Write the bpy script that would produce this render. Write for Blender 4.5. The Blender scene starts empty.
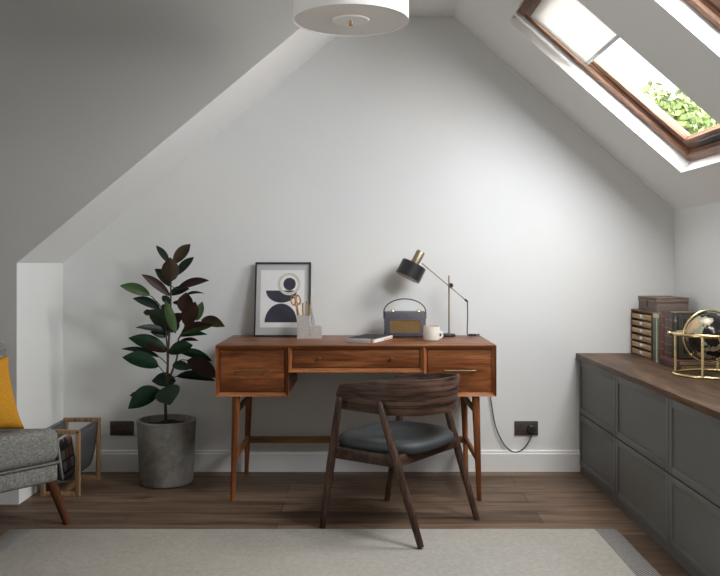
import bpy, bmesh, math, random
from math import sin, cos, pi, radians, atan2, sqrt
from mathutils import Vector, Matrix, Quaternion

random.seed(4)
S = bpy.context.scene
C = S.collection
F = 850.0            # focal length in pixels of the 720 x 576 frame
CAMZ = 1.165
HOR = 264.0

def W(px, py, Y):
    return Vector(((px - 360.0) / F * Y, Y, CAMZ - (py - HOR) / F * Y))

# ------------------------------------------------------------------ materials
def new_mat(name):
    m = bpy.data.materials.new(name)
    m.use_nodes = True
    nt = m.node_tree
    b = nt.nodes['Principled BSDF']
    return m, nt, b

def N(nt, t, **kw):
    n = nt.nodes.new(t)
    for k, v in kw.items():
        setattr(n, k, v)
    return n

def coords(nt, scale=(1, 1, 1), rot=(0, 0, 0), loc=(0, 0, 0), src='Object'):
    tc = N(nt, 'ShaderNodeTexCoord')
    mp = N(nt, 'ShaderNodeMapping')
    mp.inputs['Scale'].default_value = scale
    mp.inputs['Rotation'].default_value = rot
    mp.inputs['Location'].default_value = loc
    nt.links.new(tc.outputs[src], mp.inputs['Vector'])
    return mp.outputs['Vector']

def ramp(nt, fac, stops):
    r = N(nt, 'ShaderNodeValToRGB')
    e = r.color_ramp.elements
    while len(e) < len(stops):
        e.new(0.5)
    for i, (p, c) in enumerate(stops):
        e[i].position = p
        e[i].color = (*c, 1)
    nt.links.new(fac, r.inputs['Fac'])
    return r.outputs['Color']

def noise(nt, vec, scale, detail=3, rough=.5, dist=0):
    n = N(nt, 'ShaderNodeTexNoise')
    n.inputs['Scale'].default_value = scale
    n.inputs['Detail'].default_value = detail
    n.inputs['Roughness'].default_value = rough
    n.inputs['Distortion'].default_value = dist
    nt.links.new(vec, n.inputs['Vector'])
    return n.outputs['Fac']

def mul(nt, a, b, fac=1.0, mode='MULTIPLY'):
    m = N(nt, 'ShaderNodeMix', data_type='RGBA', blend_type=mode)
    m.inputs['Factor'].default_value = fac
    nt.links.new(a, m.inputs[6])
    nt.links.new(b, m.inputs[7])
    return m.outputs[2]

def bump(nt, b, h, strength=.2, dist=.01):
    n = N(nt, 'ShaderNodeBump')
    n.inputs['Strength'].default_value = strength
    n.inputs['Distance'].default_value = dist
    nt.links.new(h, n.inputs['Height'])
    nt.links.new(n.outputs['Normal'], b.inputs['Normal'])

def plain(name, col, rough=.5, metal=0.0, var=.06, vscale=30, spec=.5, bmp=0):
    m, nt, b = new_mat(name)
    v = coords(nt)
    f = noise(nt, v, vscale, 3)
    lo = tuple(c * (1 - var) for c in col)
    hi = tuple(min(1, c * (1 + var)) for c in col)
    nt.links.new(ramp(nt, f, [(.3, lo), (.7, hi)]), b.inputs['Base Color'])
    b.inputs['Roughness'].default_value = rough
    b.inputs['Metallic'].default_value = metal
    b.inputs['Specular IOR Level'].default_value = spec
    if bmp:
        bump(nt, b, f, bmp, .004)
    return m

def wood(name, dark, mid, light, axis='X', rough=.4, spec=.22, fine=70, bands=9, shift=(0, 0, 0)):
    m, nt, b = new_mat(name)
    i = 'XYZ'.index(axis)
    s1 = [bands] * 3
    s1[i] = bands * .12
    s2 = [fine] * 3
    s2[i] = fine * .05
    f1 = noise(nt, coords(nt, s1, loc=shift), 1.6, 4, .6, .8)
    f2 = noise(nt, coords(nt, s2, loc=shift), 2.0, 4, .65, .3)
    c1 = ramp(nt, f1, [(.36, dark), (.5, mid), (.63, light)])
    c2 = ramp(nt, f2, [(.3, (.5, .46, .44)), (.7, (1.2, 1.2, 1.2))])
    nt.links.new(mul(nt, c1, c2), b.inputs['Base Color'])
    b.inputs['Roughness'].default_value = rough
    b.inputs['Specular IOR Level'].default_value = spec
    bump(nt, b, f2, .06, .002)
    return m

def paint(name, col, rough=.7, bmp=.03):
    m, nt, b = new_mat(name)
    v = coords(nt)
    f = noise(nt, v, 2.0, 4)
    lo = tuple(c * .985 for c in col)
    hi = tuple(c * 1.015 for c in col)
    nt.links.new(ramp(nt, f, [(.3, lo), (.7, hi)]), b.inputs['Base Color'])
    b.inputs['Roughness'].default_value = rough
    b.inputs['Specular IOR Level'].default_value = .25
    bump(nt, b, noise(nt, v, 260, 2), bmp, .001)
    return m

def floor_mat():
    m, nt, b = new_mat('plank_floor')
    v = coords(nt, loc=(.37, -.035, 0))
    br = N(nt, 'ShaderNodeTexBrick')
    br.offset = .37
    br.offset_frequency = 2
    for k, val in (('Scale', 1.0), ('Mortar Size', .0016), ('Mortar Smooth', .2), ('Bias', 0.0), ('Brick Width', 1.9), ('Row Height', .172)):
        br.inputs[k].default_value = val
    br.inputs['Color1'].default_value = (.098, .063, .042, 1)
    br.inputs['Color2'].default_value = (.19, .128, .087, 1)
    br.inputs['Mortar'].default_value = (.03, .02, .014, 1)
    nt.links.new(v, br.inputs['Vector'])
    f1 = noise(nt, coords(nt, (1.1, 13, 1)), 1.5, 5, .62, 1.2)
    f2 = noise(nt, coords(nt, (4, 85, 1)), 1.6, 4, .65, .3)
    c1 = ramp(nt, f1, [(.3, (.45, .43, .41)), (.5, (1, 1, 1)), (.7, (1.45, 1.45, 1.42))])
    c2 = ramp(nt, f2, [(.3, (.75, .74, .73)), (.7, (1.15, 1.15, 1.15))])
    c = mul(nt, mul(nt, br.outputs['Color'], c1), c2)
    nt.links.new(c, b.inputs['Base Color'])
    b.inputs['Roughness'].default_value = .55
    b.inputs['Specular IOR Level'].default_value = .2
    bump(nt, b, f2, .08, .002)
    return m

def weave(name, c1, c2, sx, sy, rough=.95, soft=.5, src='Object'):
    m, nt, b = new_mat(name)
    v = coords(nt, (sx, sy, 1))
    ck = N(nt, 'ShaderNodeTexChecker')
    ck.inputs['Scale'].default_value = 1
    ck.inputs['Color1'].default_value = (*c1, 1)
    ck.inputs['Color2'].default_value = (*c2, 1)
    nt.links.new(v, ck.inputs['Vector'])
    f = noise(nt, coords(nt), 60, 3, .6)
    c = mul(nt, ck.outputs['Color'], ramp(nt, f, [(.25, (.86, .86, .86)), (.75, (1.1, 1.1, 1.1))]))
    f2 = noise(nt, coords(nt, (1, 1, 1)), 2.5, 3)
    c = mul(nt, c, ramp(nt, f2, [(.3, (.95, .95, .95)), (.7, (1.04, 1.04, 1.04))]))
    nt.links.new(c, b.inputs['Base Color'])
    b.inputs['Roughness'].default_value = rough
    b.inputs['Specular IOR Level'].default_value = .1
    bump(nt, b, f, .3, .003)
    return m

def tweed(name, lo, mid, hi, k=1.0):
    m, nt, b = new_mat(name)
    f1 = noise(nt, coords(nt, (60 * k, 60 * k, 260 * k)), 1.0, 3, .7)
    f2 = noise(nt, coords(nt, (260 * k, 260 * k, 60 * k)), 1.0, 3, .7)
    mx = N(nt, 'ShaderNodeMath', operation='ADD')
    nt.links.new(f1, mx.inputs[0]); nt.links.new(f2, mx.inputs[1])
    hf = N(nt, 'ShaderNodeMath', operation='MULTIPLY')
    nt.links.new(mx.outputs[0], hf.inputs[0]); hf.inputs[1].default_value = .5
    nt.links.new(ramp(nt, hf.outputs[0], [(.36, lo), (.5, mid), (.64, hi)]), b.inputs['Base Color'])
    b.inputs['Roughness'].default_value = .95
    b.inputs['Specular IOR Level'].default_value = .1
    bump(nt, b, hf.outputs[0], .4, .003)
    return m

def glass_mat(name, refl=.045):
    m = bpy.data.materials.new(name)
    m.use_nodes = True
    nt = m.node_tree
    nt.nodes.clear()
    out = N(nt, 'ShaderNodeOutputMaterial')
    tr = N(nt, 'ShaderNodeBsdfTransparent')
    gl = N(nt, 'ShaderNodeBsdfGlossy')
    gl.inputs['Roughness'].default_value = .02
    mx = N(nt, 'ShaderNodeMixShader')
    mx.inputs[0].default_value = refl
    nt.links.new(tr.outputs[0], mx.inputs[1])
    nt.links.new(gl.outputs[0], mx.inputs[2])
    nt.links.new(mx.outputs[0], out.inputs[0])
    return m

M = {}
M['wall'] = paint('wall_paint', (.76, .775, .765))
M['ceil'] = paint('ceiling_paint', (.78, .775, .76))
M['wall_darker'] = paint('darker_wall_tone', (.63, .635, .615))  # toned darker than the other walls so the recess edge stands out
M['trim'] = paint('trim_paint', (.80, .81, .80), .5)
M['floor'] = floor_mat()
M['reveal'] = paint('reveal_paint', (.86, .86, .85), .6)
DW = ((.135, .043, .015), (.245, .083, .028), (.355, .136, .049))
M['desk_x'] = wood('desk_wood_along', *DW, axis='X', rough=.38)
M['desk_z'] = wood('desk_wood_upright', *DW, axis='Z', rough=.38)
M['desk_y'] = wood('desk_wood_deep', *DW, axis='Y', rough=.38)
M['desk_edge'] = wood('desk_wood_edge', (.28, .105, .038), (.34, .135, .05), (.40, .17, .068), axis='X', rough=.4)
M['desk_top'] = wood('desk_wood_top', (.125, .044, .016), (.20, .074, .027), (.28, .112, .044), axis='X', rough=.36)
M['desk_rail'] = wood('desk_wood_rail', (.16, .085, .035), (.20, .108, .045), (.25, .14, .06), axis='X', rough=.45)
CW = ((.034, .0185, .0125), (.064, .036, .025), (.104, .062, .044))
M['chair_x'] = wood('chair_wood_along', *CW, axis='X', rough=.42, bands=14)
M['chair_z'] = wood('chair_wood_upright', *CW, axis='Z', rough=.42, bands=14)
M['sofa_leg'] = wood('sofa_leg_wood', (.075, .027, .011), (.12, .044, .018), (.16, .064, .028), axis='Z', rough=.4)
M['oak_z'] = wood('oak_upright', (.27, .165, .085), (.34, .215, .115), (.42, .28, .16), axis='Z', rough=.55)
M['oak_y'] = wood('oak_deep', (.27, .165, .085), (.34, .215, .115), (.42, .28, .16), axis='Y', rough=.55)
M['worktop'] = wood('worktop_wood', (.060, .034, .020), (.105, .062, .036), (.16, .098, .058), axis='Y', rough=.5, bands=11)
M['frame_w'] = wood('window_wood_u', (.20, .105, .066), (.27, .147, .097), (.34, .195, .121), axis='X', rough=.4)
M['frame_v'] = wood('window_wood_v', (.20, .105, .066), (.27, .147, .097), (.34, .195, .121), axis='Y', rough=.4)
M['chest'] = wood('chest_wood', (.34, .22, .11), (.50, .345, .19), (.62, .45, .27), axis='Y', rough=.6)
M['chest_case'] = wood('chest_case_wood', (.10, .055, .03), (.15, .085, .045), (.21, .125, .07), axis='Y', rough=.6)
M['pencil'] = wood('pencil_wood', (.50, .36, .20), (.58, .43, .25), (.66, .5, .31), axis='Z', rough=.6)
M['cabinet'] = plain('cabinet_paint', (.115, .117, .109), .5, var=.02, vscale=6)
M['cab_gap'] = plain('cabinet_gap', (.03, .03, .03), .7)
M['seat'] = plain('seat_leather', (.034, .039, .042), .55, var=.14, vscale=9, bmp=.05)
M['brass'] = plain('brass', (.55, .42, .22), .32, 1.0, var=.08, vscale=60)
M['brass_dk'] = plain('aged_brass', (.27, .205, .115), .4, .9, var=.1, vscale=60)
M['gold'] = plain('polished_gold', (.86, .70, .38), .26, 1.0, var=.05, vscale=50)
M['copper'] = plain('copper', (.44, .235, .09), .35, .9, var=.08, vscale=50)
M['steel'] = plain('brushed_steel', (.45, .45, .45), .35, 1.0)
M['lamp_br'] = plain('lamp_brushed_brass', (.33, .275, .205), .5, 1.0, var=.1, vscale=80)
M['black'] = plain('satin_black', (.018, .018, .019), .45)
M['black_lamp'] = plain('lamp_black', (.022, .022, .023), .38)
M['lampin'] = plain('lamp_inner_white', (.75, .73, .68), .6)
M['bronze'] = plain('dark_bronze', (.085, .068, .062), .42, .3, var=.08)
M['shade'] = plain('shade_fabric', (.86, .85, .83), .8, var=.01, vscale=200)
M['diff'] = plain('diffuser', (.80, .765, .72), .55, var=.01)
M['diff2'] = plain('diffuser_disc', (.88, .88, .84), .5, var=.01)
M['mug'] = plain('stoneware', (.72, .69, .63), .5, var=.05, vscale=120)
M['mug_rim'] = plain('mug_rim', (.42, .27, .15), .6)
M['coffee'] = plain('coffee', (.05, .025, .012), .2)
M['radio'] = plain('radio_leather', (.092, .092, .112), .5, var=.06, vscale=150, bmp=.1)
M['grille'] = weave('radio_grille', (.235, .155, .065), (.165, .11, .045), 500, 1, .6)
M['concrete_l'] = plain('pale_concrete', (.47, .45, .43), .85, var=.12, vscale=90)
M['white'] = plain('white_paper', (.80, .80, .79), .7, var=.01)
M['mat'] = plain('grey_mount', (.50, .51, .51), .8, var=.01)
M['navy'] = plain('navy_ink', (.030, .030, .052), .8, var=.2, vscale=40)
M['cream'] = plain('cream_ink', (.62, .59, .49), .8, var=.08, vscale=60)
M['glass'] = glass_mat('clear_glass')
M['soil'] = plain('potting_soil', (.02, .014, .010), .95, var=.7, vscale=90, bmp=.8)
M['stem'] = plain('plant_stem', (.055, .036, .022), .7, var=.2, vscale=60)
M['leaf_g'] = plain('leaf_green', (.008, .034, .015), .4, spec=.3, var=.3, vscale=14)
M['leaf_l'] = plain('leaf_light', (.055, .105, .038), .4, spec=.3, var=.25, vscale=14)
M['leaf_b'] = plain('leaf_burgundy', (.032, .013, .009), .5, spec=.25, var=.3, vscale=14)
M['leaf_o'] = plain('leaf_bronze', (.036, .022, .009), .5, spec=.25, var=.3, vscale=14)
M['leaf_d'] = plain('leaf_deep', (.007, .020, .015), .42, spec=.3, var=.3, vscale=14)
M['mustard'] = tweed('mustard_linen', (.46, .21, .018), (.57, .275, .028), (.66, .34, .045), 1.4)
M['tweed'] = tweed('grey_tweed', (.095, .097, .09), (.21, .212, .198), (.36, .36, .335))
M['tweed_dk'] = tweed('grey_tweed_piping', (.08, .08, .075), (.17, .17, .16), (.27, .27, .25))
M['felt'] = tweed('grey_felt', (.075, .08, .082), (.115, .12, .122), (.16, .166, .168), 2)
M['rug'] = weave('rug_weave', (.31, .296, .262), (.43, .412, .37), 210, 210)
M['rug_b'] = weave('rug_border', (.085, .083, .08), (.34, .33, .31), 150, 150)
M['blind'] = plain('blind_fabric', (.80, .785, .74), .85, var=.02, vscale=300)
def blind_mat():
    m, nt, b = new_mat('blind_cloth')
    f = noise(nt, coords(nt), 220, 3)
    c = ramp(nt, f, [(.3, (.80, .79, .75)), (.7, (.84, .83, .79))])
    nt.links.new(c, b.inputs['Base Color'])
    b.inputs['Roughness'].default_value = .9
    tl = N(nt, 'ShaderNodeBsdfTranslucent')
    tl.inputs['Color'].default_value = (.72, .71, .69, 1)
    mx = N(nt, 'ShaderNodeMixShader')
    mx.inputs[0].default_value = BLIND_T
    nt.links.new(b.outputs[0], mx.inputs[1])
    nt.links.new(tl.outputs[0], mx.inputs[2])
    out = [n for n in nt.nodes if n.type == 'OUTPUT_MATERIAL'][0]
    nt.links.new(mx.outputs[0], out.inputs[0])
    return m
BLIND_T = .26
M['blind'] = blind_mat()
M['bluebook'] = plain('book_teal', (.045, .09, .11), .6, var=.2, vscale=40)
M['greenbook'] = plain('book_green', (.10, .125, .088), .6, var=.25, vscale=40)
M['redbook'] = plain('book_red', (.17, .032, .022), .55, var=.35, vscale=40)
M['brownbook'] = plain('book_brown', (.075, .05, .04), .55, var=.3, vscale=40)
M['blackbook'] = plain('book_black', (.02, .026, .027), .5, var=.3, vscale=40)
M['maroonbook'] = plain('book_maroon', (.14, .036, .038), .55, var=.3, vscale=40)
M['pages'] = plain('aged_pages', (.42, .32, .17), .8, var=.2, vscale=120)
M['pages_w'] = plain('white_pages', (.72, .72, .70), .8, var=.05, vscale=120)
M['creamband'] = plain('cream_band', (.62, .53, .38), .6)
M['goldfoil'] = plain('gold_foil', (.30, .22, .10), .4, .5)
M['box'] = tweed('taupe_linen', (.14, .115, .103), (.20, .166, .15), (.26, .22, .20), 2.5)
M['tan'] = plain('tan_trim', (.34, .19, .11), .6)
M['greybook'] = plain('grey_cover', (.46, .46, .46), .6, var=.05)
M['darkcover'] = plain('charcoal_cover', (.04, .042, .045), .8, var=.1, spec=.15)
M['orange'] = plain('orange_ribbon', (.62, .20, .04), .6)
M['reveal_dk'] = plain('dark_groove', (.02, .013, .01), .7)
M['mulch'] = plain('lawn', (.03, .05, .012), .95, var=.3)
M['bark'] = plain('bark', (.02, .014, .008), .9, var=.3)

def concrete():
    m, nt, b = new_mat('grey_concrete')
    f = noise(nt, coords(nt), 7, 6, .65)
    f2 = noise(nt, coords(nt), 40, 3, .6)
    c = mul(nt, ramp(nt, f, [(.3, (.13, .127, .117)), (.52, (.235, .230, .213)), (.72, (.31, .303, .28))]),
            ramp(nt, f2, [(.3, (.85, .85, .85)), (.7, (1.1, 1.1, 1.1))]))
    nt.links.new(c, b.inputs['Base Color'])
    b.inputs['Roughness'].default_value = .8
    bump(nt, b, f2, .12, .004)
    return m
M['concrete'] = concrete()

def globe_mat():
    m, nt, b = new_mat('globe_map')
    v = coords(nt, (1, 1, 1), loc=(.33, .12, .52))
    f = noise(nt, v, 11, 5, .55, .3)
    land = ramp(nt, noise(nt, coords(nt, loc=(.4, .1, .2)), 16, 3, .6),
                [(.34, (.42, .23, .12)), (.46, (.50, .36, .2)), (.55, (.25, .27, .2)), (.66, (.5, .42, .3))])
    mk = ramp(nt, f, [(.53, (0, 0, 0)), (.54, (1, 1, 1))])
    mx = N(nt, 'ShaderNodeMix', data_type='RGBA')
    nt.links.new(mk, mx.inputs[0])
    mx.inputs[6].default_value = (.016, .015, .016, 1)
    nt.links.new(land, mx.inputs[7])
    nt.links.new(mx.outputs[2], b.inputs['Base Color'])
    b.inputs['Roughness'].default_value = .18
    return m
M['globe'] = globe_mat()

def foliage_mat(name, a, c):
    m, nt, b = new_mat(name)
    f = noise(nt, coords(nt), 3, 4)
    nt.links.new(ramp(nt, f, [(.3, a), (.7, c)]), b.inputs['Base Color'])
    b.inputs['Roughness'].default_value = .7
    return m
M['tree'] = foliage_mat('tree_leaves', (.05, .085, .018), (.15, .19, .05))

# ------------------------------------------------------------------ mesh builder
class MB:
    def __init__(self):
        self.bm = bmesh.new()
        self.mi = 0
        self.X = Matrix.Identity(4)

    def _add(self, src, mat=None):
        mat = self.X @ (mat or Matrix.Identity(4))
        mp = {}
        for v in src.verts:
            mp[v] = self.bm.verts.new(mat @ v.co)
        for f in src.faces:
            try:
                nf = self.bm.faces.new([mp[v] for v in f.verts])
                nf.material_index = self.mi
                nf.smooth = True
            except ValueError:
                pass
        src.free()
        return self

    def box(self, lo, hi, bev=.0, seg=2, mat=None):
        t = bmesh.new()
        bmesh.ops.create_cube(t, size=1)
        lo, hi = Vector(lo), Vector(hi)
        c, s = (lo + hi) / 2, hi - lo
        for v in t.verts:
            v.co = Vector((v.co.x * s.x, v.co.y * s.y, v.co.z * s.z)) + c
        if bev:
            bmesh.ops.bevel(t, geom=t.edges[:], offset=min(bev, min(abs(s.x), abs(s.y), abs(s.z)) * .49), segments=seg, profile=.5, affect='EDGES')
        return self._add(t, mat)

    def bar(self, a, b, w, h, bev=.002, up=(0, 0, 1)):
        """rectangular bar between two points: w across, h along 'up'"""
        a, b = Vector(a), Vector(b)
        d = b - a
        z = d.normalized()
        u = Vector(up)
        x = u.cross(z)
        if x.length < 1e-4:
            x = Vector((1, 0, 0)).cross(z)
        x.normalize()
        y = z.cross(x)
        mt = Matrix(((x.x, y.x, z.x, a.x), (x.y, y.y, z.y, a.y), (x.z, y.z, z.z, a.z), (0, 0, 0, 1)))
        return self.box((-w / 2, -h / 2, 0), (w / 2, h / 2, d.length), bev, mat=mt)

    def tube(self, pts, r, seg=12, closed=False, flat=1.0, caps=True):
        pts = [Vector(p) for p in pts]
        n = len(pts)
        rs = list(r) if isinstance(r, (list, tuple)) else [r] * n
        t = bmesh.new()
        rings = []
        ref = None
        for i in range(n):
            if closed:
                d = (pts[(i + 1) % n] - pts[i - 1]).normalized()
            else:
                d = (pts[min(i + 1, n - 1)] - pts[max(i - 1, 0)]).normalized()
            if ref is None:
                ref = Vector((0, 0, 1)) if abs(d.z) < .9 else Vector((0, 1, 0))
            x = ref.cross(d)
            if x.length < 1e-5:
                x = Vector((1, 0, 0)).cross(d)
            x.normalize()
            y = d.cross(x).normalized()
            ref = y
            rings.append([t.verts.new(pts[i] + x * cos(2 * pi * k / seg) * rs[i] + y * sin(2 * pi * k / seg) * rs[i] * flat) for k in range(seg)])
        m = n if closed else n - 1
        for i in range(m):
            a, b = rings[i], rings[(i + 1) % n]
            for k in range(seg):
                t.faces.new((a[k], a[(k + 1) % seg], b[(k + 1) % seg], b[k]))
        if not closed and caps:
            t.faces.new(rings[0][::-1])
            t.faces.new(rings[-1])
        return self._add(t)

    def lathe(self, prof, seg=40, mat=None):
        t = bmesh.new()
        rings = []
        for r, z in prof:
            if r < 1e-6:
                rings.append([t.verts.new((0, 0, z))])
            else:
                rings.append([t.verts.new((r * cos(2 * pi * k / seg), r * sin(2 * pi * k / seg), z)) for k in range(seg)])
        for a, b in zip(rings, rings[1:]):
            for k in range(seg):
                k2 = (k + 1) % seg
                if len(a) == 1 and len(b) == 1:
                    continue
                if len(a) == 1:
                    t.faces.new((a[0], b[k2], b[k]))
                elif len(b) == 1:
                    t.faces.new((a[k], a[k2], b[0]))
                else:
                    t.faces.new((a[k], a[k2], b[k2], b[k]))
        return self._add(t, mat)

    def poly(self, pts):
        vs = [self.bm.verts.new(self.X @ Vector(p)) for p in pts]
        f = self.bm.faces.new(vs)
        f.material_index = self.mi
        return self

    def prism(self, pts, vec, bev=0):
        t = bmesh.new()
        vs = [t.verts.new(Vector(p)) for p in pts]
        f = t.faces.new(vs)
        r = bmesh.ops.extrude_face_region(t, geom=[f])
        bmesh.ops.translate(t, vec=Vector(vec), verts=[v for v in r['geom'] if isinstance(v, bmesh.types.BMVert)])
        bmesh.ops.recalc_face_normals(t, faces=t.faces[:])
        if bev:
            bmesh.ops.bevel(t, geom=t.edges[:], offset=bev, segments=2, profile=.5, affect='EDGES')
        return self._add(t)

    def surf(self, fn, nu, nv, closeu=False):
        t = bmesh.new()
        g = [[t.verts.new(Vector(fn(i / nu, j / nv))) for j in range(nv + 1)] for i in range(nu if closeu else nu + 1)]
        L = len(g)
        for i in range(nu):
            for j in range(nv):
                t.faces.new((g[i][j], g[(i + 1) % L][j], g[(i + 1) % L][j + 1], g[i][j + 1]))
        return self._add(t)

    def build(self, name, mats, parent=None, sharp=38, recalc=True, merge=False):
        if merge:
            bmesh.ops.remove_doubles(self.bm, verts=self.bm.verts[:], dist=1e-5)
        if recalc:
            bmesh.ops.recalc_face_normals(self.bm, faces=self.bm.faces[:])
        me = bpy.data.meshes.new(name)
        self.bm.to_mesh(me)
        self.bm.free()
        for m in (mats if isinstance(mats, (list, tuple)) else [mats]):
            me.materials.append(M[m])
        try:
            me.set_sharp_from_angle(angle=radians(sharp))
        except Exception:
            pass
        o = bpy.data.objects.new(name, me)
        C.objects.link(o)
        if parent is not None:
            o.parent = parent
        return o

def thing(name, label, cat, loc=(0, 0, 0), rot=(0, 0, 0), group=None, mat=None):
    o = bpy.data.objects.new(name, None)
    C.objects.link(o)
    o.empty_display_size = .1
    if mat is not None:
        o.matrix_world = mat
    else:
        o.location = loc
        o.rotation_euler = rot
    o['label'] = label
    o['category'] = cat
    if group:
        o['group'] = group
    return o

def structure(o):
    o['kind'] = 'structure'
    return o

def copy_tree(o, parent=None):
    c = o.copy()
    C.objects.link(c)
    if parent is not None:
        c.parent = parent
    for ch in [x for x in bpy.data.objects if x.parent == o]:
        copy_tree(ch, c)
    return c

def smooth_path(pts, n=8):
    pts = [Vector(p) for p in pts]
    out = []
    P = [pts[0]] + pts + [pts[-1]]
    for i in range(1, len(P) - 2):
        p0, p1, p2, p3 = P[i - 1], P[i], P[i + 1], P[i + 2]
        for k in range(n):
            t = k / n
            out.append(.5 * ((2 * p1) + (p2 - p0) * t + (2 * p0 - 5 * p1 + 4 * p2 - p3) * t * t + (3 * p1 - p0 - 3 * p2 + p3) * t ** 3))
    out.append(pts[-1])
    return out

# ------------------------------------------------------------------ room shell
YB = 4.78            # back wall of the recess
YF = 4.135           # wall in front of the recess, left side
XL = -1.67           # side cheek of the recess
XLL = -3.2
XR = 1.766
YR = -2.2
ZC = 2.554
ZK = 1.469           # knee wall height right
ZN = 1.17            # cheek height left
XS = .523            # where the right slope meets the flat ceiling
CA = atan2(ZC - ZK, XR - XS)
ca, sa = cos(CA), sin(CA)

b = MB(); b.poly([(XLL, YR, 0), (XR, YR, 0), (XR, YB, 0), (XLL, YB, 0)])
structure(b.build('floor', 'floor'))
b = MB(); b.poly([(XL, YB, 0), (XR, YB, 0), (XR, YB, ZK), (XS, YB, ZC), (0, YB, ZC), (XL, YB, ZN)])
structure(b.build('wall_back', 'wall'))
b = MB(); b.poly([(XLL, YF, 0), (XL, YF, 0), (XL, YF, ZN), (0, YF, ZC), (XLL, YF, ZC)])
structure(b.build('wall_front_left', 'wall_darker'))
b = MB(); b.poly([(XL, YF, 0), (XL, YB, 0), (XL, YB, ZN), (XL, YF, ZN)])
structure(b.build('wall_recess_left', 'trim'))
b = MB(); b.poly([(XR, YR, 0), (XR, YB, 0), (XR, YB, ZK), (XR, YR, ZK)])
structure(b.build('wall_right', 'wall'))
b = MB(); b.poly([(XLL, YR, 0), (XLL, YF, 0), (XLL, YF, ZC), (XLL, YR, ZC)])
structure(b.build('wall_left', 'wall'))
b = MB(); b.poly([(XLL, YR, 0), (XR, YR, 0), (XR, YR, ZK), (XS, YR, ZC), (XLL, YR, ZC)])
structure(b.build('wall_rear', 'wall'))
b = MB(); b.poly([(XLL, YR, ZC), (XS, YR, ZC), (XS, YF, ZC), (XLL, YF, ZC)])
b.poly([(0, YF, ZC), (XS, YF, ZC), (XS, YB, ZC), (0, YB, ZC)])
structure(b.build('ceiling', 'ceil'))
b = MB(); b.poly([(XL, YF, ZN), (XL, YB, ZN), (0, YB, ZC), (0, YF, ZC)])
structure(b.build('ceiling_recess', 'reveal'))  # paler than the flat ceiling, for contrast with the front wall

# right slope with the two roof window openings
def SP(y, t, n=0.0):
    return Vector((XR - t * ca + n * sa, y, ZK + t * sa + n * ca))
T0, T1 = .228, 1.368
TT = (XR - XS) / ca
RD = .066
WINS = [(3.46, 4.22), (2.25, 3.01)]
ys = [YR, 2.25, 3.01, 3.46, 4.22, YB]
ts = [0, T0, T1, TT]
b = MB()
for i in range(5):
    for j in range(3):
        if j == 1 and (ys[i], ys[i + 1]) in WINS:
            continue
        b.mi = 0
        b.poly([SP(ys[i], ts[j]), SP(ys[i + 1], ts[j]), SP(ys[i + 1], ts[j + 1]), SP(ys[i], ts[j + 1])])
for y0, y1 in WINS:
    b.mi = 1
    D = .16
    b.poly([SP(y0, T0), SP(y0, T1), SP(y0, T1, D), SP(y0, T0, D)])
    b.poly([SP(y1, T0), SP(y1, T1), SP(y1, T1, D), SP(y1, T0, D)])
    b.poly([SP(y0, T0), SP(y1, T0), SP(y1, T0, D), SP(y0, T0, D)])
    b.poly([SP(y0, T1), SP(y1, T1), SP(y1, T1, D), SP(y0, T1, D)])
structure(b.build('ceiling_slope', ['ceil', 'reveal'], recalc=False))

def rect_ring(b, hu, hv, w, n0, n1, bev=.004):
    """four bars round an opening in the u-v plane; u-bars in slot 0, v-bars in slot 1"""
    b.mi = 0
    b.box((-hu, -hv, n0), (hu, -hv + w, n1), bev)
    b.box((-hu, hv - w, n0), (hu, hv, n1), bev)
    b.mi = 1
    b.box((-hu, -hv + w, n0), (-hu + w, hv - w, n1), bev)
    b.box((hu - w, -hv + w, n0), (hu, hv - w, n1), bev)

win_mats = []
HU, HV = .378, (T1 - T0) / 2 - .002
for k, (y0, y1) in enumerate(WINS):
    o = SP((y0 + y1) / 2, (T0 + T1) / 2)
    mw = Matrix(((0, -ca, sa, o.x), (1, 0, 0, o.y), (0, sa, ca, o.z), (0, 0, 0, 1)))
    win_mats.append(mw)
    w = bpy.data.objects.new('window_%d' % (k + 1), None)
    C.objects.link(w)
    w.matrix_world = mw
    structure(w)
    w['label'] = ['brown wooden roof window nearest the back wall, half covered by a white blind', 'brown wooden roof window at the top right, cut off by the picture edge'][k]
    b = MB()
    rect_ring(b, HU, HV, .042, RD, .155, .006)
    rect_ring(b, HU - .034, HV - .034, .016, RD + .018, .15, .004)
    fr = b.build('window_frame', ['frame_w', 'frame_v'], w)
    b = MB()
    rect_ring(b, HU - .052, HV - .052, .016, RD + .045, .15, .003)
    b.build('weather_seal', ['reveal_dk', 'reveal_dk'], w)
    b = MB()
    rect_ring(b, HU - .056, HV - .056, .052, RD + .028, .132, .005)
    sh = b.build('window_sash', ['frame_w', 'frame_v'], w)
    b = MB()
    rect_ring(b, HU - .106, HV - .106, .004, .117, .120, .0008)
    b.build('glazing_bead', ['oak_y', 'oak_y'], sh)
    b = MB()
    b.box((-.13, -HV + .064, RD + .008), (.13, -HV + .088, RD + .034), .004)
    b.build('ventilation_handle', 'cab_gap', w)
    b = MB()
    b.poly([(-HU + .107, -HV + .107, .121), (HU - .107, -HV + .107, .121), (HU - .107, HV - .107, .121), (-HU + .107, HV - .107, .121)])
    b.build('window_glass', 'glass', w)
    # daylight portal in the opening
    ld = bpy.data.lights.new('skylight_portal', 'AREA')
    ld.shape = 'RECTANGLE'
    ld.size, ld.size_y = .62, 1.0
    ld.cycles.is_portal = True
    lo = bpy.data.objects.new('skylight_portal', ld)
    C.objects.link(lo)
    lo.matrix_world = mw @ Matrix.Translation((0, 0, .178))

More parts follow.
